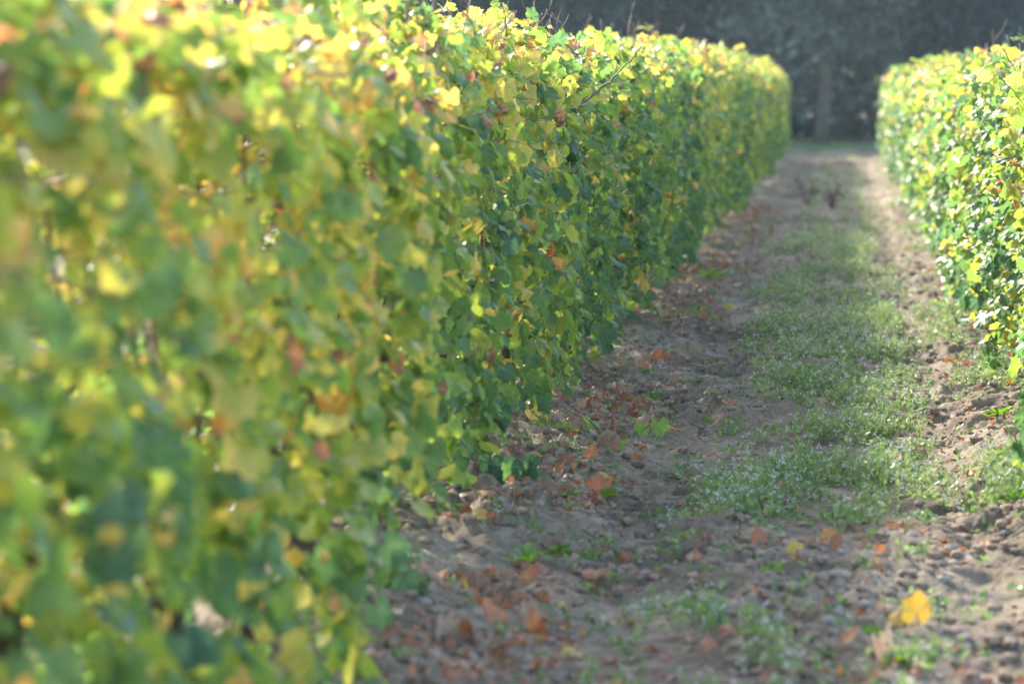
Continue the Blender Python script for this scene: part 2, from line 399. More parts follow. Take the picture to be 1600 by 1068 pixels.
def vine_trunk(seed):
    g = Geo()
    n = 16; t = np.linspace(0, 1, n)
    x = 0.05 * np.sin(t * 5 + seed) * t; y = 0.06 * np.sin(t * 4.1 + seed * 2.1) * t; z = -0.08 + 0.72 * t
    tube(g, np.stack([x, y, z], -1), 0.034 - 0.010 * t + 0.010 * np.abs(np.sin(t * 13 + seed)) + 0.014 * np.exp(-t * 12), 10, 0.45)
    top = np.array([x[-1], y[-1], z[-1]])
    for s in (-1, 1):
        k = np.linspace(0, 1, 9)
        p = top + np.stack([0.03 * np.sin(k * 6 + seed), s * 0.47 * k, 0.05 * np.sin(k * 2.4) + 0.02 * np.sin(k * 9 + seed)], -1)
        p[0] -= [0, 0, 0.03]
        tube(g, p, 0.022 - 0.010 * k, 8, 0.4)
    return g.mesh("trunk", [M_BARK])
def vine_cane(seed, over=0.0):
    g = Geo()
    n = 14; t = np.linspace(0, 1, n)
    top = 0.97 + over
    wob = rng.normal(0, 0.03, 2)
    x = 0.03 * np.sin(t * 3.0 + seed) + wob[0] * t * 3 + 0.010 * np.sin(t * 22 + seed)
    y = 0.05 * np.sin(t * 2.6 + seed * 2) + wob[1] * t * 3 + 0.010 * np.cos(t * 25 + seed)
    z = top * t - 0.05 * over * np.sin(t * 3)
    P = np.stack([x - x[0], y - y[0], z], -1)
    tube(g, P, 0.0048 - 0.0030 * t + 0.0012 * (np.arange(n) % 3 == 0), 5)
    for q in (3, 4, 5, 6, 7, 7, 9):                  # laterals reaching out through the leaves
        a = rng.uniform(-0.5, 0.5) + (0 if rng.random() < 0.5 else math.pi); l = rng.uniform(0.22, 0.44); k = np.linspace(0, 1, 7)[:, None]
        d = np.array([math.cos(a), math.sin(a) * 1.3, rng.uniform(-0.3, 0.7)])
        tube(g, P[q] + d * l * k + rng.normal(0, .007, (7, 3)) * k + np.array([0, 0, -0.05]) * k ** 2, 0.0030 - 0.0018 * k[:, 0], 4)
    for q in (8, 10, 11, 12):                        # laterals and tendrils
        d = norm(rng.normal(0, 1, 3) + [0, 0, 0.6]); l = rng.uniform(0.06, 0.17)
        k = np.linspace(0, 1, 5)[:, None]
        tube(g, P[q] + d * l * k + np.array([0, 0, 0.04]) * k ** 2 + rng.normal(0, .004, (5, 3)), 0.0022 - 0.0013 * k[:, 0], 4)
    return g.mesh("cane", [M_CANE])

FOL_HI = [vine_foliage(1550, T_HI, s) for s in range(9)]
FOL_SPARSE = [vine_foliage(420, T_LO, s + 60) for s in range(2)]
FOL_LO = [vine_foliage(1500, T_LO, s + 20) for s in range(8)]
TRUNKS = [vine_trunk(s) for s in range(6)]
CANES = [vine_cane(s, o) for s, o in enumerate([0.05, 0.16, 0.25, 0.0, 0.20, 0.30, 0.10, -0.05])]

ONES = "zeroth first second third fourth fifth sixth seventh eighth ninth tenth eleventh twelfth thirteenth fourteenth fifteenth sixteenth seventeenth eighteenth nineteenth".split()
TENS = {2: "twenty", 3: "thirty", 4: "forty", 5: "fifty", 6: "sixty"}
TENTH = {2: "twentieth", 3: "thirtieth", 4: "fortieth", 5: "fiftieth", 6: "sixtieth"}
def ordinal(n):
    if n < 20: return ONES[n]
    return TENTH[n // 10] if n % 10 == 0 else TENS[n // 10] + "-" + ONES[n % 10]
def look(a):
    return "mostly green" if a < 0.01 else "green and yellow" if a < 0.09 else "strongly yellowed"

LX, RX = -1.45, 1.03
def vine(x, y, aut, label, group, hi, ncane, flip, i):
    rt = link("grapevine", None, None, (x, y, float(gz(x, y)) * 0.3))
    rt.empty_display_size = 0.2
    tag(rt, label, "vine", group)
    tr = link("trunk", TRUNKS[i % 6], rt); tr.rotation_euler[2] = random.uniform(0, 0.6) + (PI if i % 2 else 0)
    fm = (FOL_HI[(i * 4) % 9] if hi else FOL_LO[(i * 3) % 8])
    if y > 54.5: fm = FOL_SPARSE[i % 2]
    fo = link("foliage", fm, rt)
    fo.rotation_euler[2] = PI if flip else 0
    fo.scale = (random.uniform(0.92, 1.10), random.uniform(0.98, 1.06), random.uniform(0.955, 1.025) * (0.955 + 0.08 * min(1, max(0, (y - 7) / 25))) * (0.935 if x > 0 else 1.0))
    if y > 54.5: fo.scale = (fo.scale[0] * 0.85, fo.scale[1], fo.scale[2] * (1.0 - 0.03 * (y - 54.5)))
    fo['autumn'] = aut
    for k in range(ncane):
        c = link("cane", CANES[(i * 3 + k) % 8], rt, (random.uniform(-0.05, 0.05), -0.42 + 0.84 * (k + random.random() * 0.6) / max(ncane, 1), 0.62))
        c.rotation_euler = (random.uniform(-.08, .08), random.uniform(-.12, .12), random.uniform(0, 6.28))
        c.scale[2] = random.uniform(0.92, 1.06) * (0.86 if x > 0 else 0.92 if y > 10 else 0.97)
    return rt
PI = math.pi
left, right = [], []
yl = [2.7 + k * 1.0 for k in range(58)]
for k, y in enumerate(yl):
    w = 0.05 * math.sin(y * 0.45) + 0.03 * math.sin(y * 1.3)
    near = max(0, 1 - abs(y - 7.5) / 3.5)
    aut = 0.085 + 0.07 * near * (y > 6) + 0.02 * (y < 6) + 0.20 * (vnoise(np.array(y * 0.9), np.array(3.0), 3) - 0.5) - (0.05 if 11 < y < 30 else 0)
    left.append(vine(LX + w, y, float(aut), f"{look(aut)} grapevine in the left row, {ordinal(k + 1)} counted from the camera", "vines of the left row",
                     9.5 < y < 22, 9 if 5 < y < 20 else 5, (k * 7) % 3 == 0, k))
yr = [9.2 + k * 1.0 for k in range(51)]
for k, y in enumerate(yr):
    w = 0.04 * math.sin(y * 0.5 + 2)
    aut = 0.04 + 0.18 * (vnoise(np.array(y * 0.9), np.array(9.0), 4) - 0.5)
    right.append(vine(RX + w, y, float(aut), f"{look(aut)} grapevine in the right row, {ordinal(k + 1)} counted from the camera", "vines of the right row",
                      y < 20, 7 if y < 20 else 4, (k * 5) % 3 == 0, k + 3))

# canes that stick out of the hedge where the photograph shows them
def nearest(vs, y): return min(vs, key=lambda o: abs(o.location.y - y))
def out_cane(px, Y, vs, rad=0.004, leaf_at=(), twigs=(), name="bare_cane", lsize=0.06, aut=0.1):
    """px: list of (x, y, dY) in the photograph at depth Y+dY"""
    own = nearest(vs, Y); base = own.location
    pts = np.array([list(at(a, b, Y + c) - base) for a, b, c in px])
    t = np.linspace(0, len(pts) - 1, len(pts) * 4)
    P = np.stack([np.interp(t, np.arange(len(pts)), pts[:, k]) for k in range(3)], -1) + rng.normal(0, 0.0025, (len(t), 3))
    g = Geo(); tube(g, P, np.linspace(rad, rad * 0.35, len(P)), 6, 0.3)
    for a in twigs:
        q = int(a[0] * (len(P) - 1)); d = np.array(a[1]); kk = np.linspace(0, 1, 5)[:, None]
        tube(g, P[q] + d * kk + np.array([0, 0, 0.02]) * kk ** 2, 0.0018 - 0.001 * kk[:, 0], 4)
    o = link(name, g.mesh(name, [M_CANE]), own)
    if leaf_at:
        for a in leaf_at:
            q = P[int(a * (len(P) - 1))]; g = Geo()
            leaves(g, T_HI, np.zeros((1, 3)), rng.normal(0, .5, (1, 3)) + [0.5, -0.6, 0.5], rng.normal(0, .5, (1, 3)) + [0, 0, -1.0], rng.uniform(0.8, 1.2, 1) * lsize, rng.random(1), 0.4)
            lf = link("leaf", g.mesh("leaf", [M_LEAF]), o, q + rng.normal(0, 0.006, 3)); lf['autumn'] = aut
    return o
out_cane([(880, 190, 0), (915, 157, 0), (948, 132, 0), (966, 115, 0), (985, 95, 0), (1003, 72, 0)], 12.4, left, 0.0068,
         (0.1, 0.2), ((0.45, (0.0, .02, -0.09)), (0.6, (0.07, 0, -0.06)), (0.75, (-0.05, 0, 0.04)), (0.9, (-0.01, 0, 0.06))))
out_cane([(905, 160, 0), (935, 140, 0), (960, 122, 0)], 12.5, left, 0.0045, (0.3,))
out_cane([(870, 130, 0), (880, 124, 0), (905, 128, 0), (918, 138, 0), (928, 132, 0)], 12.6, left, 0.003)
out_cane([(925, 215, 0), (950, 238, 0), (966, 245, 0), (975, 275, 0)], 13.0, left, 0.004, (0.1, 0.9))
out_cane([(1010, 190, 0), (1030, 165, 0), (1056, 182, 0)], 17.5, left, 0.0045)
out_cane([(632, 40, 0), (640, 0, 0), (643, -20, 0)], 7.6, left, 0.006)
out_cane([(640, -5, 0), (668, 15, 0), (668, 50, 0)], 7.7, left, 0.0032)
out_cane([(745, 55, 0), (730, 20, 0), (716, -6, 0)], 8.8, left, 0.0034, (0.35,))
for x0, dx, y1 in ((575, 4, -6), (596, 10, 4), (690, 6, 8), (780, 10, 28), (792, -14, 6), (841, 4, 22), (880, -22, 20), (990, 6, 40), (1020, 8, 38), (1060, 2, 40), (905, 9, 30), (660, -6, 12)):
    Y = 1.28 * FPX / (1320 - x0)
    j = [random.uniform(-9, 9) for _ in range(3)]
    out_cane([(x0 - dx, 85, 0), (x0 + j[0], 60, 0.05), (x0 + dx * 0.4 + j[1], (55 + y1) / 2, 0), (x0 + dx + j[2], y1, 0)], Y, left, 0.0042, (), ((0.55, (0.04, 0, 0.05)), (0.7, (-0.05, 0.02, 0.03)), (0.85, (0.02, 0, 0.03))))
# a yellow trailing shoot lying out over the soil below the sharp part of the hedge
out_cane([(800, 620, 0.25), (840, 650, 0.1), (875, 668, 0), (905, 690, -0.05)], 11.3, left, 0.004, (0.05, .15, .3, .4, .5, .62, .75, .85, .95, 1), (), "trailing_shoot", 0.062, 0.32)
out_cane([(880, 640, 0.2), (920, 655, 0.1), (960, 690, 0), (1000, 672, 0), (1035, 655, 0)], 11.0, left, 0.004, (0.1, .3, .45, .55, .7, .8, .95), (), "trailing_shoot", 0.044, 0.05)
out_cane([(690, 680, 0.3), (740, 700, 0.1), (790, 738, -0.1), (830, 730, -0.1)], 9.9, left, 0.004, (0.1, .25, .4, .55, .65, .8, .95, 1), (), "trailing_shoot", 0.075, -0.1)
out_cane([(560, 930, 0.2), (610, 880, 0), (630, 900, 0), (650, 940, 0), (665, 955, 0)], 7.5, left, 0.004, (0.2, .35, .5, .65, .8, .95, 1), (), "trailing_shoot", 0.06, 0.0)
out_cane([(1650, 560, 0.2), (1612, 620, 0), (1588, 680, 0), (1594, 735, 0)], 9.9, right, 0.004, (0.2, .35, .45, .55, .62, .7, .76, .84, .92, 1), (), "trailing_shoot", 0.055, 0.2)
out_cane([(1560, 120, 0), (1582, 140, 0), (1600, 165, 0), (1625, 190, 0)], 12.2, right, 0.0032)
out_cane([(1566, 75, 0), (1580, 100, 0), (1602, 125, 0)], 12.0, right, 0.003)
out_cane([(1540, 238, 0), (1572, 250, 0), (1600, 262, 0)], 12.2, right, 0.003)
out_cane([(1500, 96, 0), (1496, 80, 0)], 16, right, 0.003)

# ------------------------------------------------------------------ weeds of the middle strip
def density(x, y):
    strip = np.exp(-((x + 0.06) / 0.36) ** 4) * (1 - 0.8 * np.exp(-((x - 0.42) / 0.10) ** 2)) * (1 - 0.6 * np.exp(-((x + 0.08) / 0.09) ** 2)) + 0.6 * np.exp(-((x - 0.66) / 0.13) ** 2) * (y > 9.5)
    patch = vnoise(x * 2.1, y * 1.0, 31) * 0.55 + vnoise(x * 5.5, y * 4, 32) * 0.45 + 0.03 * np.exp(-((y - 11.5) / 2.8) ** 2)
    dd = np.clip((patch - 0.43) * 4.0, 0, 1)
    near = np.where(y + 0.9 * (vnoise(x * 6, y * 2, 35) - 0.5) < 9.2, 0.35 * (np.exp(-((x + 0.28) / 0.13) ** 2 - ((y - 7.2) / 0.5) ** 2) + np.exp(-((x - 0.17) / 0.13) ** 2 - ((y - 7.5) / 0.5) ** 2)) * 2.6 / np.maximum(strip, 0.2) + 0.03, 1.0)
    return strip * dd * near * np.clip(1.25 - (y - 14) / 26, 0.30, 1)
def blade(k, l, w, bend, th, base):
    """k blades, each three segments, leaning out"""
    t = np.array([0, 0.4, 0.75, 1.0])
    d = np.stack([np.cos(th), np.sin(th)], -1)
    out = (bend[:, None] * t ** 1.8) * l[:, None]; up = l[:, None] * t * np.sqrt(np.clip(1 - (bend[:, None] * t) ** 2 * 0.6, 0.1, 1))
    c = base[:, None] + np.concatenate([out[..., None] * d[:, None], up[..., None]], -1)
    wd = w[:, None] * np.array([0.7, 1.0, 0.7, 0.05]); s = np.stack([-np.sin(th), np.cos(th), np.zeros(k)], -1)
    a = c - s[:, None] * wd[..., None]; b = c + s[:, None] * wd[..., None]
    V = np.stack([a, b], 2).reshape(k, 8, 3)
    f = np.array([[0, 1, 3], [0, 3, 2], [2, 3, 5], [2, 5, 4], [4, 5, 7], [4, 7, 6]])
    return V.reshape(-1, 3), (f[None] + (np.arange(k) * 8)[:, None, None]).reshape(-1, 3), c
def weeds(g, x, y, tall, per, flower=0.5, hue=0.0):
    n = len(x); z = gz(x, y) - 0.004
    base = np.repeat(np.stack([x, y, z], -1), per, 0) + np.concatenate([rng.normal(0, 0.020, (n * per, 2)), np.zeros((n * per, 1))], 1)
    k = n * per
    l = np.repeat(tall, per) * rng.uniform(0.45, 1.1, k); th = rng.uniform(0, 2 * PI, k)
    V, F, c = blade(k, l, rng.uniform(0.0006, 0.0016, k), rng.uniform(0.1, 0.75, k), th, base)
    g.add(V, F, np.stack([np.zeros(len(V)), np.zeros(len(V)), np.repeat(np.clip(np.repeat(rng.random(n), per) * 0.6 + rng.random(k) * 0.4 + hue, 0, 1.3), 8)], -1))
    # small leaves along the stems
    for t in (1, 1, 2, 2):
        m = rng.random(k) < 0.75; p = c[m, t] + rng.normal(0, 0.006, (m.sum(), 3)); q = len(p)
        d = norm(rng.normal(0, 1, (q, 3)) + [0, 0, 0.4]); s = norm(np.cross(d, rng.normal(0, 1, (q, 3)))); ll = rng.uniform(0.012, 0.036, q)[:, None]
        V = np.stack([p, p + d * ll * 0.5 + s * ll * 0.24, p + d * ll - [0, 0, 0.003], p + d * ll * 0.5 - s * ll * 0.24], 1).reshape(-1, 3)
        f = np.array([[0, 1, 2], [0, 2, 3]])
        g.add(V, (f[None] + (np.arange(q) * 4)[:, None, None]).reshape(-1, 3), np.stack([np.zeros(q * 4), np.zeros(q * 4), np.repeat(np.clip(rng.random(q) + hue, 0, 1.3), 4)], -1))
    # flower heads: loose groups of tiny white florets at the stem ends
    m = np.where(rng.random(k) < flower)[0]
    for _ in range(4):
        q = len(m); p = c[m, 3] + rng.normal(0, 0.0045, (q, 3)); r = rng.uniform(0.002, 0.0046, q)[:, None]
        e = norm(rng.normal(0, 1, (q, 3))); e2 = norm(np.cross(e, rng.normal(0, 1, (q, 3)))); e3 = np.cross(e, e2)
        V = np.stack([p + e * r, p + e2 * r, p - e * r, p - e2 * r, p + e3 * r, p - e3 * r], 1).reshape(-1, 3)
        f = np.array([[0, 1, 4], [1, 2, 4], [2, 3, 4], [3, 0, 4], [1, 0, 5], [2, 1, 5], [3, 2, 5], [0, 3, 5]])
        g.add(V, (f[None] + (np.arange(q) * 6)[:, None, None]).reshape(-1, 3), None, 1)
def scatter(n, x0, x1, y0, y1, fn, power=1.0):
    yy = y0 * (y1 / y0) ** rng.random(n * 8); xx = rng.uniform(x0, x1, n * 8)
    k = rng.random(n * 8) < fn(xx, yy) ** power
    return xx[k][:n], yy[k][:n]
g = Geo()
x, y = scatter(215, -0.75, 0.95, 6.3, 24, density)           # clumps, each a knot of stems, tallest in its middle
k = rng.integers(3, 13, len(x)); rr = rng.uniform(0.03, 0.10, len(x)); hh = rng.uniform(0.07, 0.20, len(x))
x = np.repeat(x, k); y = np.repeat(y, k); rr = np.repeat(rr, k); hh = np.repeat(hh, k)
dx, dy = rng.normal(0, 1, len(x)), rng.normal(0, 1, len(x))
weeds(g, x + dx * rr, y + dy * rr, hh * np.exp(-(dx ** 2 + dy ** 2) * 0.22) * rng.uniform(0.5, 1.4, len(x)), 5, 0.38, 0.18)
x, y = scatter(650, -0.75, 0.95, 6.3, 24, lambda a, b: density(a, b) ** 0.6)
weeds(g, x, y, rng.uniform(0.03, 0.11, len(x)), 6, 0.3, 0.3)
x, y = scatter(1100, -0.75, 0.9, 22, 62, density)
weeds(g, x, y, rng.uniform(0.06, 0.16, len(x)), 6, 0.3, 0.3)
x, y = scatter(900, -1.3, 0.95, 6.3, 30, lambda a, b: 0.5 + 0 * a)
weeds(g, x, y, rng.uniform(0.02, 0.06, len(x)), 4, 0.05)
tag(link("weed_cover", g.mesh("weed_cover", [M_WEED, M_FLOWER])), "low green weeds with tiny white flowers growing along the middle of the track", "weeds", kind='stuff')
g = Geo()                                           # the grassy strip at the end of the rows
x = rng.uniform(-14, 8, 5000); y = rng.uniform(61.0, 67, 5000)
weeds(g, x, y, rng.uniform(0.08, 0.2, len(x)), 4, 0.02, 0.0)
tag(link("verge_grass", g.mesh("verge_grass", [M_WEED, M_FLOWER])), "pale grass along the edge of the wood beyond the rows", "grass", kind='stuff')

# straw and fine stem litter
g = Geo()
n = 9000
y = 6.2 * (30 / 6.2) ** rng.random(n); x = np.where(rng.random(n) < 0.5, rng.normal(-1.0, 0.25, n), rng.uniform(-1.4, 1.2, n))
th = rng.uniform(0, PI, n); l = rng.uniform(0.02, 0.11, n) * rng.uniform(0.4, 1, n); w = rng.uniform(0.0006, 0.002, n)
d = np.stack([np.cos(th), np.sin(th)], -1); s = np.stack([-np.sin(th), np.cos(th)], -1)
ts = np.array([-0.5, 0.0, 0.5])
cx = np.stack([x, y], -1)[:, None] + d[:, None] * (l[:, None] * ts)[..., None] + s[:, None] * (rng.normal(0, 0.08, n)[:, None] * l[:, None] * (ts ** 2))[..., None] * 3
cz = gz(cx[..., 0], cx[..., 1]) + rng.uniform(0.001, 0.012, (n, 1)) + 0.004
A = np.concatenate([cx - s[:, None] * w[:, None, None], cz[..., None]], -1); B = np.concatenate([cx + s[:, None] * w[:, None, None], cz[..., None] + 0.001], -1)
V = np.stack([A, B], 2).reshape(-1, 3)
f = np.array([[0, 1, 3], [0, 3, 2], [2, 3, 5], [2, 5, 4]])
g.add(V, (f[None] + (np.arange(n) * 6)[:, None, None]).reshape(-1, 3), np.stack([np.zeros(n * 6), np.zeros(n * 6), np.repeat(rng.random(n), 6)], -1))
tag(link("straw_litter", g.mesh("straw_litter", [M_DRY])), "dry straw and stem bits strewn over the soil", "straw", kind='stuff')

# crumbs of soil and small stones
def rock_tpl(seed, sub=1):
    import bmesh
    bm = bmesh.new(); bmesh.ops.create_icosphere(bm, subdivisions=sub, radius=1)
    bm.verts.ensure_lookup_table()
    v = np.array([list(q.co) for q in bm.verts]); f = np.array([[q.index for q in p.verts] for p in bm.faces]); bm.free()
    r = np.random.default_rng(seed)
    k = r.normal(0, 1, (5, 3)); kk = norm(k)
    off = sum((0.22 * np.clip(v @ q, 0, 1) ** 2 * r.uniform(-1, 1) for q in kk))
    v = v * (1 + off[:, None] + r.normal(0, 0.07, (len(v), 1)))
    return v * r.uniform(0.7, 1.2, 3), f
crumbs = [rock_tpl(s, 1) for s in range(6)]
g = Geo()
n = 26000
y = 6.2 * (26 / 6.2) ** rng.random(n); x = rng.uniform(-1.5, 1.3, n)
r_ = 0.004 + 0.026 * rng.random(n) ** 5
rough = vnoise(x * 1.7, y * 1.1, 9); keep = rng.random(n) < np.clip(rough * 1.8 - 0.35, 0.08, 1)
x, y, r_ = x[keep], y[keep], r_[keep]
for t in range(6):
    q = slice(t, None, 6); xx, yy, rr = x[q], y[q], r_[q]; V, F = crumbs[t]; k = len(xx)
    a = rng.uniform(0, 6.28, k); ca, sa = np.cos(a)[:, None], np.sin(a)[:, None]
    P = np.stack([V[None, :, 0] * ca - V[None, :, 1] * sa, V[None, :, 0] * sa + V[None, :, 1] * ca, V[None, :, 2] * 0.7 + 0 * ca], -1) * rr[:, None, None]
    P = P + np.stack([xx, yy, gz(xx, yy) + rr * 0.3], -1)[:, None]
    g.add(P.reshape(-1, 3), (F[None] + (np.arange(k) * len(V))[:, None, None]).reshape(-1, 3), None, 1 if t == 5 else 0)
tag(link("soil_crumbs", g.mesh("soil_crumbs", [M_CLOD, M_STONE], False)), "loose crumbs of brown soil and small pale stones", "soil crumbs", kind='stuff')

# ------------------------------------------------------------------ clods one can tell apart
CLODS = []
for s in range(5):
    v, f = rock_tpl(100 + s, 3)
    v = v * [1, 1, 0.62]; g = Geo(); g.add(v, f); CLODS.append(g.mesh("soil_clod", [M_CLOD]))
for px, py, r, lab in [(1055, 825, .030, "large rounded soil clod left of the weeds near the orange leaf"), (1068, 755, .035, "dark squarish clod beside the left edge of the weed strip"),
                       (1065, 650, .034, "brown clod on the bare wheel track at the weed edge"), (735, 800, .048, "big pale clod among rust leaves under the left row"),
                       (1190, 875, .030, "flat brown clod in the bare patch below the weeds"), (995, 720, .022, "small grey clod beside the trailing shoot"),
                       (960, 860, .026, "smooth clod in the middle of the bare track"), (890, 800, .028, "rounded clod left of the green seedling"),
                       (840, 860, .020, "clod behind the pile of orange leaves"), (1330, 905, .026, "clod on the bare patch left of the yellow leaf"),
                       (1120, 700, .024, "clod half hidden by the weed strip"), (1490, 690, .024, "clod on the right wheel track"),
                       (1500, 960, .030, "low wide clod at the lower right"), (700, 1010, .034, "low clod at the bottom beneath the left row"),
                       (1545, 590, .022, "small clod by the foot of the right row")]:
    p = on_ground(px, py); z = float(gz(p.x, p.y))
    o = link("soil_clod", CLODS[int(px) % 5], None, (p.x, p.y, z + r * 0.05))
    r *= 1.35; o.scale = (r, r * 0.9, r); o.rotation_euler = (random.uniform(-.2, .2), random.uniform(-.2, .2), random.uniform(0, 6))
    tag(o, lab, "clod", "soil clods")

# ------------------------------------------------------------------ fallen leaves
FALL = []
for s in range(16):
    g = Geo()
    uv_r = rng.random(1)
    leaves(g, T_HI, np.array([[0, 0, 0.]]), np.array([[0, 0, 1.0]]), np.array([[0, 1.0, 0]]), np.array([1.0]), uv_r, [0.45, 0.9, 1.4, 2.0][s % 4])
    if s % 2 == 0:
        k = np.linspace(0, 1, 5); tube(g, np.stack([0.1 * k ** 2, -0.75 * k, 0.12 * k], -1), 0.022, 4, lv=0.9)
    me = g.mesh("fallen_leaf", [M_FALL]); zz = np.empty(len(me.vertices) * 3); me.vertices.foreach_get('co', zz)
    FALL.append((me, zz.reshape(-1, 3)[:, 2].min(), zz.reshape(-1, 3)[:, 2].max()))
FCOL = {"yellow": -0.14, "orange": 0.22, "rust": 0.42, "dark brown": 0.66, "pale brown": 0.84}
def fallen(x, y, r, col, label, tilt=None, mi=None, up=0.0, shared=True):
    mi = random.randrange(16) if mi is None else mi
    me, z0, z1 = FALL[mi]
    o = link("fallen_leaf", me); flip = random.random() < 0.6
    tl = random.uniform(0, 0.45) if tilt is None else tilt
    a = random.uniform(0, 6.28)
    o.rotation_euler = (tl * math.cos(a) + (PI if (flip and tilt is None) else 0), tl * math.sin(a), random.uniform(0, 6.28))
    if tilt is not None: o.rotation_euler = (tilt, 0, random.uniform(-.5, .5))
    o.scale = (r, r, r)
    dz = (z1 if (flip and tilt is None) else -z0) * r
    if tilt is not None: dz = 0.0
    o.location = (x, y, float(gz(x, y)) + dz * 0.75 + 0.004 + r * 0.15 * tl + up)
    o['autumn'] = FCOL[col]
    tag(o, label, "fallen leaf", "fallen vine leaves on the soil")
HERO = [(1432, 985, .062, "yellow", "large bright yellow leaf standing upright on weeds at the lower right", 1.25, .045),
        (1400, 975, .040, "yellow", "smaller yellow leaf leaning left of the large upright yellow leaf", 0.9, .02),
        (1186, 845, .045, "orange", "orange leaf standing on edge at the lower border of the weeds", 1.0, .02),
        (1292, 845, .045, "orange", "pale orange leaf standing above the pale brown curled leaves", 1.1, .02),
        (1305, 860, .036, "rust", "rust leaf just right of the pale orange leaf", 1.2, .01),
        (1243, 865, .035, "yellow", "pale yellow leaf between two orange leaves below the weeds", 0.9, .01),
        (1190, 885, .060, "dark brown", "curled brown leaf lying flat under the orange leaf", None, 0),
        (1250, 880, .050, "dark brown", "dark brown curled leaf beside the pale yellow leaf", None, 0),
        (1192, 752, .042, "rust", "rust red leaf caught in the weeds, left of a matching one", 0.7, .02),
        (1220, 760, .040, "rust", "rust red leaf caught in the weeds, right of a matching one", 0.8, .015),
        (1432, 700, .048, "rust", "red leaf standing up at the right edge of the weed strip", 1.1, .02),
        (1404, 708, .036, "orange", "small orange leaf left of the standing red leaf", 0.8, .01),
        (1030, 748, .045, "orange", "orange leaf lying on the bare soil above the square clod", 0.5, .005),
        (1388, 605, .055, "pale brown", "large pale brown leaf on the weed strip", 0.6, .01),
        (1372, 535, .050, "yellow", "yellow orange leaf far up the weed strip", 0.9, .01),
        (1525, 722, .045, "orange", "orange leaf beside the foot weeds of the right row", 0.9, .01),
        (1545, 842, .062, "rust", "wide rust leaf on bare soil at the right edge", 0.5, .01),
        (1505, 868, .048, "pale brown", "curled pale leaf left of the wide rust leaf", None, 0),
        (1470, 860, .048, "rust", "rust leaf left of the curled pale leaf", 0.5, .01),
        (1472, 905, .030, "yellow", "small yellow leaf above the large upright yellow one", 0.7, .005),
        (1140, 995, .046, "rust", "rust leaf in the near left weed tuft", 0.9, .02),
        (1385, 1035, .055, "pale brown", "curled brown leaf at the bottom beside the weeds", None, .01),
        (780, 1010, .075, "dark brown", "big curled brown leaf ring on the soil near the bottom", None, .01),
        (770, 965, .065, "rust", "flat rust leaf just behind the big curled ring leaf", None, 0),
        (835, 962, .060, "pale brown", "grey brown curled leaf right of the flat rust leaf", None, 0),
        (825, 900, .045, "orange", "glowing orange leaf in front of the broad green seedling", 1.0, .01),
        (785, 895, .045, "rust", "red orange leaf left of the glowing orange leaf", 0.9, .01),
        (812, 872, .048, "rust", "rust leaf against the broad green seedling", 0.8, .01),
        (745, 838, .045, "orange", "orange leaf near the big pale clod under the left row", 0.9, .01),
        (715, 845, .040, "pale brown", "pale curled leaf left of the orange leaf under the left row", None, 0),
        (850, 795, .060, "dark brown", "large upright brown leaf among litter below the hedge", 0.9, .02),
        (880, 800, .055, "rust", "broad rust leaf beside the large upright brown leaf", 0.7, .01),
        (925, 728, .040, "orange", "bright orange leaf under the trailing shoot", 1.0, .01),
        (885, 735, .040, "rust", "bright red leaf under the trailing shoot", 0.9, .01),
        (950, 705, .060, "dark brown", "large folded brown leaf resting against the trailing shoot", 1.1, .03),
        (880, 925, .045, "yellow", "pale yellow leaf on the soil right of the glowing orange leaf", 0.5, .005),
        (1180, 450, .10, "pale brown", "pale leaf heap on the wheel track far up the left side", None, 0)]
hx = []
for px, py, r, col, lab, tl, up in HERO:
    p = on_ground(px, py); fallen(p.x, p.y, min(r, .075) * 1.05, col, lab, tl, random.choice([0, 1, 4, 5, 8, 9]) if tl is not None else None, up); hx.append((p.x, p.y))
cols = list(FCOL)
def litter_xy(n):
    out = []
    while len(out) < n:
        y = 6.6 * (34 / 6.6) ** random.random()
        z = random.random()
        if z < 0.78: x = random.gauss(-0.97, 0.14)
        elif z < 0.88: x = random.uniform(-0.6, 0.6)
        else: x = random.gauss(0.66, 0.12) if y > 10 else random.uniform(-0.6, 0.7)
        if x < -1.4: continue
        if vnoise(np.array(x * 3.0), np.array(y * 2.0), 77) < random.uniform(0.25, 0.62): continue
        if any(abs(x - a) + abs(y - b) * 0.4 < 0.04 for a, b in hx): continue
        out.append((x, y))
    return out
for x, y in sorted(litter_xy(260), key=lambda q: q[1]):
    col = random.choices(cols, [0.06, 0.16, 0.24, 0.24, 0.30])[0]
    zone = "under the left row" if x < -0.6 else "by the right row" if x > 0.5 else "on the track"
    dist = "close to the camera" if y < 10 else "at middle distance" if y < 15 else "farther off"
    fallen(x, y, random.uniform(0.030, 0.062) if x < -0.6 else random.uniform(0.018, 0.034), col, f"small {col} dead leaf {zone}, {dist}", random.uniform(0.4, 1.3) if random.random() < 0.45 else None)
g = Geo(); q = litter_xy(4800); n = len(q); q = np.array(q)
p = np.stack([q[:, 0] + rng.normal(0, .04, n), q[:, 1], np.zeros(n)], -1); p[:, 2] = gz(p[:, 0], p[:, 1]) + 0.012
leaves(g, T_LO, p, rng.normal(0, .55, (n, 3)) + [0, 0, 1], rng.normal(0, 1, (n, 3)), rng.uniform(0.010, 0.038, n), rng.random(n) * 3.0, 1.3)
o = link("leaf_litter", g.mesh("leaf_litter", [M_FALL])); o['autumn'] = 0.38
tag(o, "scraps of broken red and brown dead leaves over the soil", "leaf litter", kind='stuff')

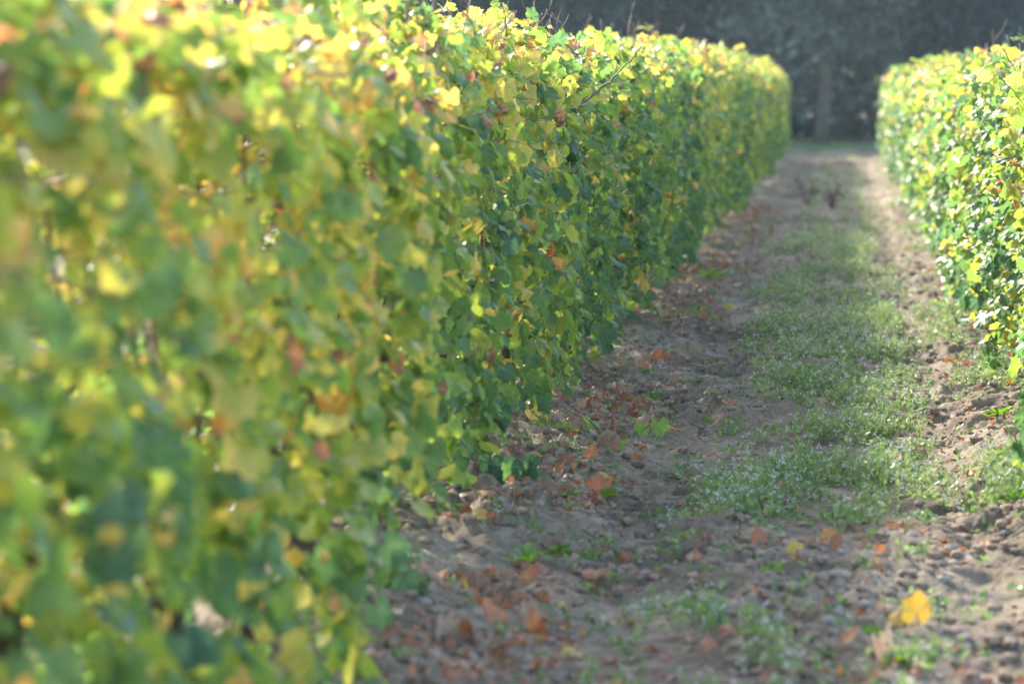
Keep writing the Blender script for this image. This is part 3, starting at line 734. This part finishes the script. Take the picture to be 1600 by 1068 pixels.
# ------------------------------------------------------------------ broad-leaved seedlings one can tell apart
def seedling(seed, nl, ln, wd):
    g = Geo()
    for k in range(nl):
        th = k * 2.4 + rng.uniform(-.3, .3); L_ = ln * rng.uniform(0.7, 1.1); t = np.linspace(0, 1, 7); el = rng.uniform(0.5, 1.2)
        d = np.array([math.cos(th), math.sin(th)]); out = L_ * t * math.cos(el) + 0.25 * L_ * t ** 2; up = L_ * t * math.sin(el) - 0.35 * L_ * t ** 2.5
        w = wd * np.array([0.12, 0.18, 0.55, 0.95, 1.0, 0.65, 0.05]); s = np.array([-d[1], d[0]])
        c = np.stack([d[0] * out, d[1] * out, up], -1); sv = np.array([s[0], s[1], 0])
        V = np.stack([c - sv * w[:, None] + [0, 0, .0], c - [0, 0, 0.003], c + sv * w[:, None]], 1)
        V[:, 0, 2] += w * 0.3; V[:, 2, 2] += w * 0.3
        f = []
        for a in range(6):
            for b in range(2):
                i0 = a * 3 + b; f += [[i0, i0 + 1, i0 + 4], [i0, i0 + 4, i0 + 3]]
        g.add(V.reshape(-1, 3), f, np.tile([0, 0, rng.random()], (21, 1)))
    return g.mesh("seedling", [M_SEED])
SEEDS = [seedling(0, 9, 0.075, 0.010), seedling(1, 14, 0.06, 0.008), seedling(2, 6, 0.10, 0.016), seedling(3, 18, 0.09, 0.009)]
for px, py, k, s, lab in [(825, 868, 2, 1.0, "bright green upright seedling behind the glowing orange leaf"), (945, 775, 3, .8, "bushy bright seedling at the left edge of the bare track"),
                          (900, 752, 0, .9, "small rosette weed below the trailing shoot"), (875, 850, 1, 1.0, "low leafy weed right of the upright seedling"),
                          (925, 850, 1, .9, "flat leafy weed on the bare track beside the low leafy weed"), (895, 780, 0, .8, "small green weed left of the bushy bright seedling"),
                          (1010, 620, 3, 1.0, "leafy weed at the hedge foot above the trailing shoot"), (1000, 590, 1, 1.2, "green weed patch beside orange litter below the hedge"),
                          (960, 635, 0, 1.0, "small weed between the hedge and orange litter"), (1105, 440, 3, 1.6, "tall pale weed by the left row where the hedge blurs"),
                          (1090, 490, 3, 1.3, "bright weed in red litter up the left row"), (1060, 510, 1, 1.3, "low bright weed left of the one in red litter"),
                          (1205, 905, 0, .8, "tiny pale seedling on bare soil below the orange leaf"), (1290, 795, 2, .55, "broad blue green weed at the lower edge of the strip"),
                          (1370, 830, 0, .7, "small weed right of the pale orange leaf"), (840, 1000, 0, .5, "tiny seedling near the curled ring leaf"),
                          (1375, 985, 3, .8, "green weed under the upright yellow leaf"), (1420, 1045, 1, 1.1, "leafy green weed at the bottom edge below the yellow leaf"),
                          (1560, 660, 3, 1.1, "lush weed at the foot of the right row"), (1590, 790, 3, 1.2, "leafy weed at the right edge under the near right vine"),
                          (1520, 600, 3, 1.0, "lit weed clump beside the right row"), (1475, 480, 3, 1.6, "lit weed clump farther up beside the right row")]:
    p = on_ground(px, py); o = link("seedling_weed", SEEDS[k], None, (p.x, p.y, float(gz(p.x, p.y)) - 0.004))
    o.scale = (s, s, s); o.rotation_euler[2] = random.uniform(0, 6.28); tag(o, lab, "weed", "leafy weeds"); o['autumn'] = random.uniform(0, 0.3)
# dark dead stalks far up the strip
for px, py, h, lab in [(1262, 318, .34, "dark dead weed stalks in the middle of the far track, left clump"), (1300, 325, .28, "dark dead weed stalks in the middle of the far track, right clump")]:
    p = on_ground(px, py); g = Geo()
    for k in range(13):
        b = np.array([rng.normal(0, .004), rng.normal(0, .004), 0]); t = np.linspace(0, 1, 6)[:, None]; hh = h * rng.uniform(.6, 1.1)
        tip = np.array([rng.normal(0, .11), rng.normal(0, .11), hh])
        tube(g, b + tip * t + rng.normal(0, .004, (6, 3)) * t, 0.0060 - 0.003 * t[:, 0], 4)
        for _ in range(5):
            tube(g, b + tip * rng.uniform(.5, 1) + rng.normal(0, .035, 3) * t, 0.0035, 4)
    o = link("dead_weed", g.mesh("dead_weed", [M_DARKSTALK]), None, (p.x, p.y, float(gz(p.x, p.y)) - 0.01)); tag(o, lab, "dead weed", "dead weed stalks")
p = on_ground(1155, 838); g = Geo(); t = np.linspace(0, 1, 6)[:, None]
tube(g, np.array([0.004, 0, 0.075]) * t + rng.normal(0, .001, (6, 3)), 0.0022, 5)
tag(link("twig_stub", g.mesh("twig_stub", [M_DARKSTALK]), None, (p.x, p.y, float(gz(p.x, p.y)) - .005)), "thin dark twig stub standing upright left of the orange leaf", "twig")

# ------------------------------------------------------------------ trees beyond the rows
def crown(seed, rx, ry, h, ncl, nper, ls, mt, low=0.05):
    g = Geo(); r = np.random.default_rng(seed)
    c = r.normal(0, 1, (ncl, 3)); c = norm(c) * (r.random((ncl, 1)) ** 0.4)
    zz = c[:, 2] * 0.5 + 0.5
    wid = np.clip(1.15 - 0.55 * zz, 0.2, 1) * (0.8 + 0.4 * r.random(ncl))
    cc = np.stack([c[:, 0] * rx * wid, c[:, 1] * ry * wid, h * (low + (1 - low) * zz)], -1)
    csz = r.uniform(0.28, 0.62, ncl)
    p = np.repeat(cc, nper, 0) + r.normal(0, 1, (ncl * nper, 3)) * np.repeat(csz, nper)[:, None] * [1, 1, 0.6]
    p[:, 2] = np.maximum(p[:, 2], 0.05)
    n = len(p); d = norm(r.normal(0, 1, (n, 3))); s = norm(np.cross(d, r.normal(0, 1, (n, 3)))); l = r.uniform(0.6, 1.3, n)[:, None] * ls
    nn = np.cross(d, s)
    V = np.stack([p - d * l, p + s * l * 0.45 + nn * l * .15, p + d * l, p - s * l * 0.45 + nn * l * .15], 1).reshape(-1, 3)
    f = np.array([[0, 1, 2], [0, 2, 3]])
    tone = np.repeat(r.random(ncl) ** 1.5, nper) * 0.8 + r.random(n) * 0.2
    g.add(V, (f[None] + (np.arange(n) * 4)[:, None, None]).reshape(-1, 3), np.stack([np.zeros(n * 4), np.zeros(n * 4), np.repeat(tone, 4)], -1))
    return g.mesh("crown", [mt])
def tree_trunk(seed, h, rad, lean):
    g = Geo(); r = np.random.default_rng(seed); t = np.linspace(0, 1, 9)
    P = np.stack([lean * t + 0.12 * np.sin(t * 5 + seed), 0.1 * np.sin(t * 4 + seed * 2), -0.2 + h * t], -1)
    tube(g, P, rad * (1 - 0.85 * t) + 0.02, 9, 0.2)
    for k in range(9):
        q = r.integers(1, 8); a = r.uniform(0, 6.28); l = h * 0.30 * r.uniform(.6, 1.1) * (1 - q / 12); s = np.linspace(0, 1, 6)
        tube(g, P[q] + np.stack([math.cos(a) * l * s, math.sin(a) * l * s, l * 0.6 * s ** 1.3], -1), rad * 0.4 * (1 - 0.8 * s), 6, 0.2)
    return g.mesh("trunk", [M_TREEBARK])
TREES = [(560, 68.5, 0, 2.6, 9.0, "dark evergreen tree above the hedge top, behind the bare upright canes"), (720, 70, 2, 2.6, 8.4, "dark green tree between two taller dark ones, left of the track"),
         (880, 68.0, 0, 2.5, 9.0, "very dark tree behind the arching bare cane"), (1010, 70.5, 2, 2.6, 8.6, "mid green dim tree over the left row, left of its far end"),
         (1150, 69.0, 0, 2.2, 9.4, "blackish tree just behind the far end of the left row"), (1290, 67.2, 1, 2.3, 7.6, "grey olive bushy tree closing the end of the track"),
         (1385, 70.2, 1, 2.2, 8.2, "dim grey tree behind the far end of the right row"), (1490, 69.2, 3, 2.6, 9.6, "dark blue green conifer over the right row"),
         (1620, 68.4, 3, 2.7, 9.2, "dark blue green conifer at the right edge of the photo")]
for k, (px, Y, kind, r_, h, lab) in enumerate(TREES):
    x = (px - 1320) / FPX * Y; h *= 1.35
    t = link("broadleaf_tree" if kind != 3 else "conifer_tree", None, None, (x, Y, 0)); tag(t, lab, "tree", "trees closing the end of the vineyard")
    link("trunk", tree_trunk(k, h * 0.85, 0.17, random.uniform(-.4, .4)), t)
    link("crown", crown(50 + k, r_, r_ * 0.9, h, 230, 90, 0.11, M_CROWN[kind]), t)
g = Geo(); r = np.random.default_rng(3)
n = 130000
x = r.uniform(-48, 42, n); zt = 10.5 + 3 * vnoise(x * 0.25, x * 0, 11) + 1.2 * vnoise(x * 0.9, x * 0, 12)
z = r.random(n) * zt; y = 74 + r.uniform(0, 7, n) + 1.5 * vnoise(x * 0.5, z * 0.5, 13)
p = np.stack([x, y, z], -1); d = norm(r.normal(0, 1, (n, 3))); s = norm(np.cross(d, r.normal(0, 1, (n, 3)))); l = r.uniform(0.2, 0.36, n)[:, None]
V = np.stack([p - d * l, p + s * l * .6, p + d * l, p - s * l * .6], 1).reshape(-1, 3)
g.add(V, (np.array([[0, 1, 2], [0, 2, 3]])[None] + (np.arange(n) * 4)[:, None, None]).reshape(-1, 3), np.stack([np.zeros(n * 4), np.zeros(n * 4), np.repeat(r.random(n) * .5, 4)], -1))
tag(link("distant_wood", g.mesh("distant_wood", [M_CROWN[0]])), "dark dense wood behind the trees at the end of the rows", "wood", kind='stuff')

# ------------------------------------------------------------------ haze: the backlit dusty air
import bmesh
bm = bmesh.new(); bmesh.ops.create_cube(bm, size=1.0)
me = bpy.data.meshes.new("haze"); bm.to_mesh(me); bm.free()
hz = link("haze", me, None, (0, 0, 6.0)); hz.scale = (540, 540, 14.4)
m, nt, out = mat("hazy_air")
pv = N(nt, 'VolumePrincipled', Density=0.00052, Anisotropy=0.2)
pv.inputs['Color'].default_value = (0.70, 0.90, 1.0, 1)
L(nt, pv.outputs[0], out.inputs['Volume'])
me.materials.append(m)
tag(hz, "thin sunlit haze in the air over the vineyard", "haze", kind='stuff')
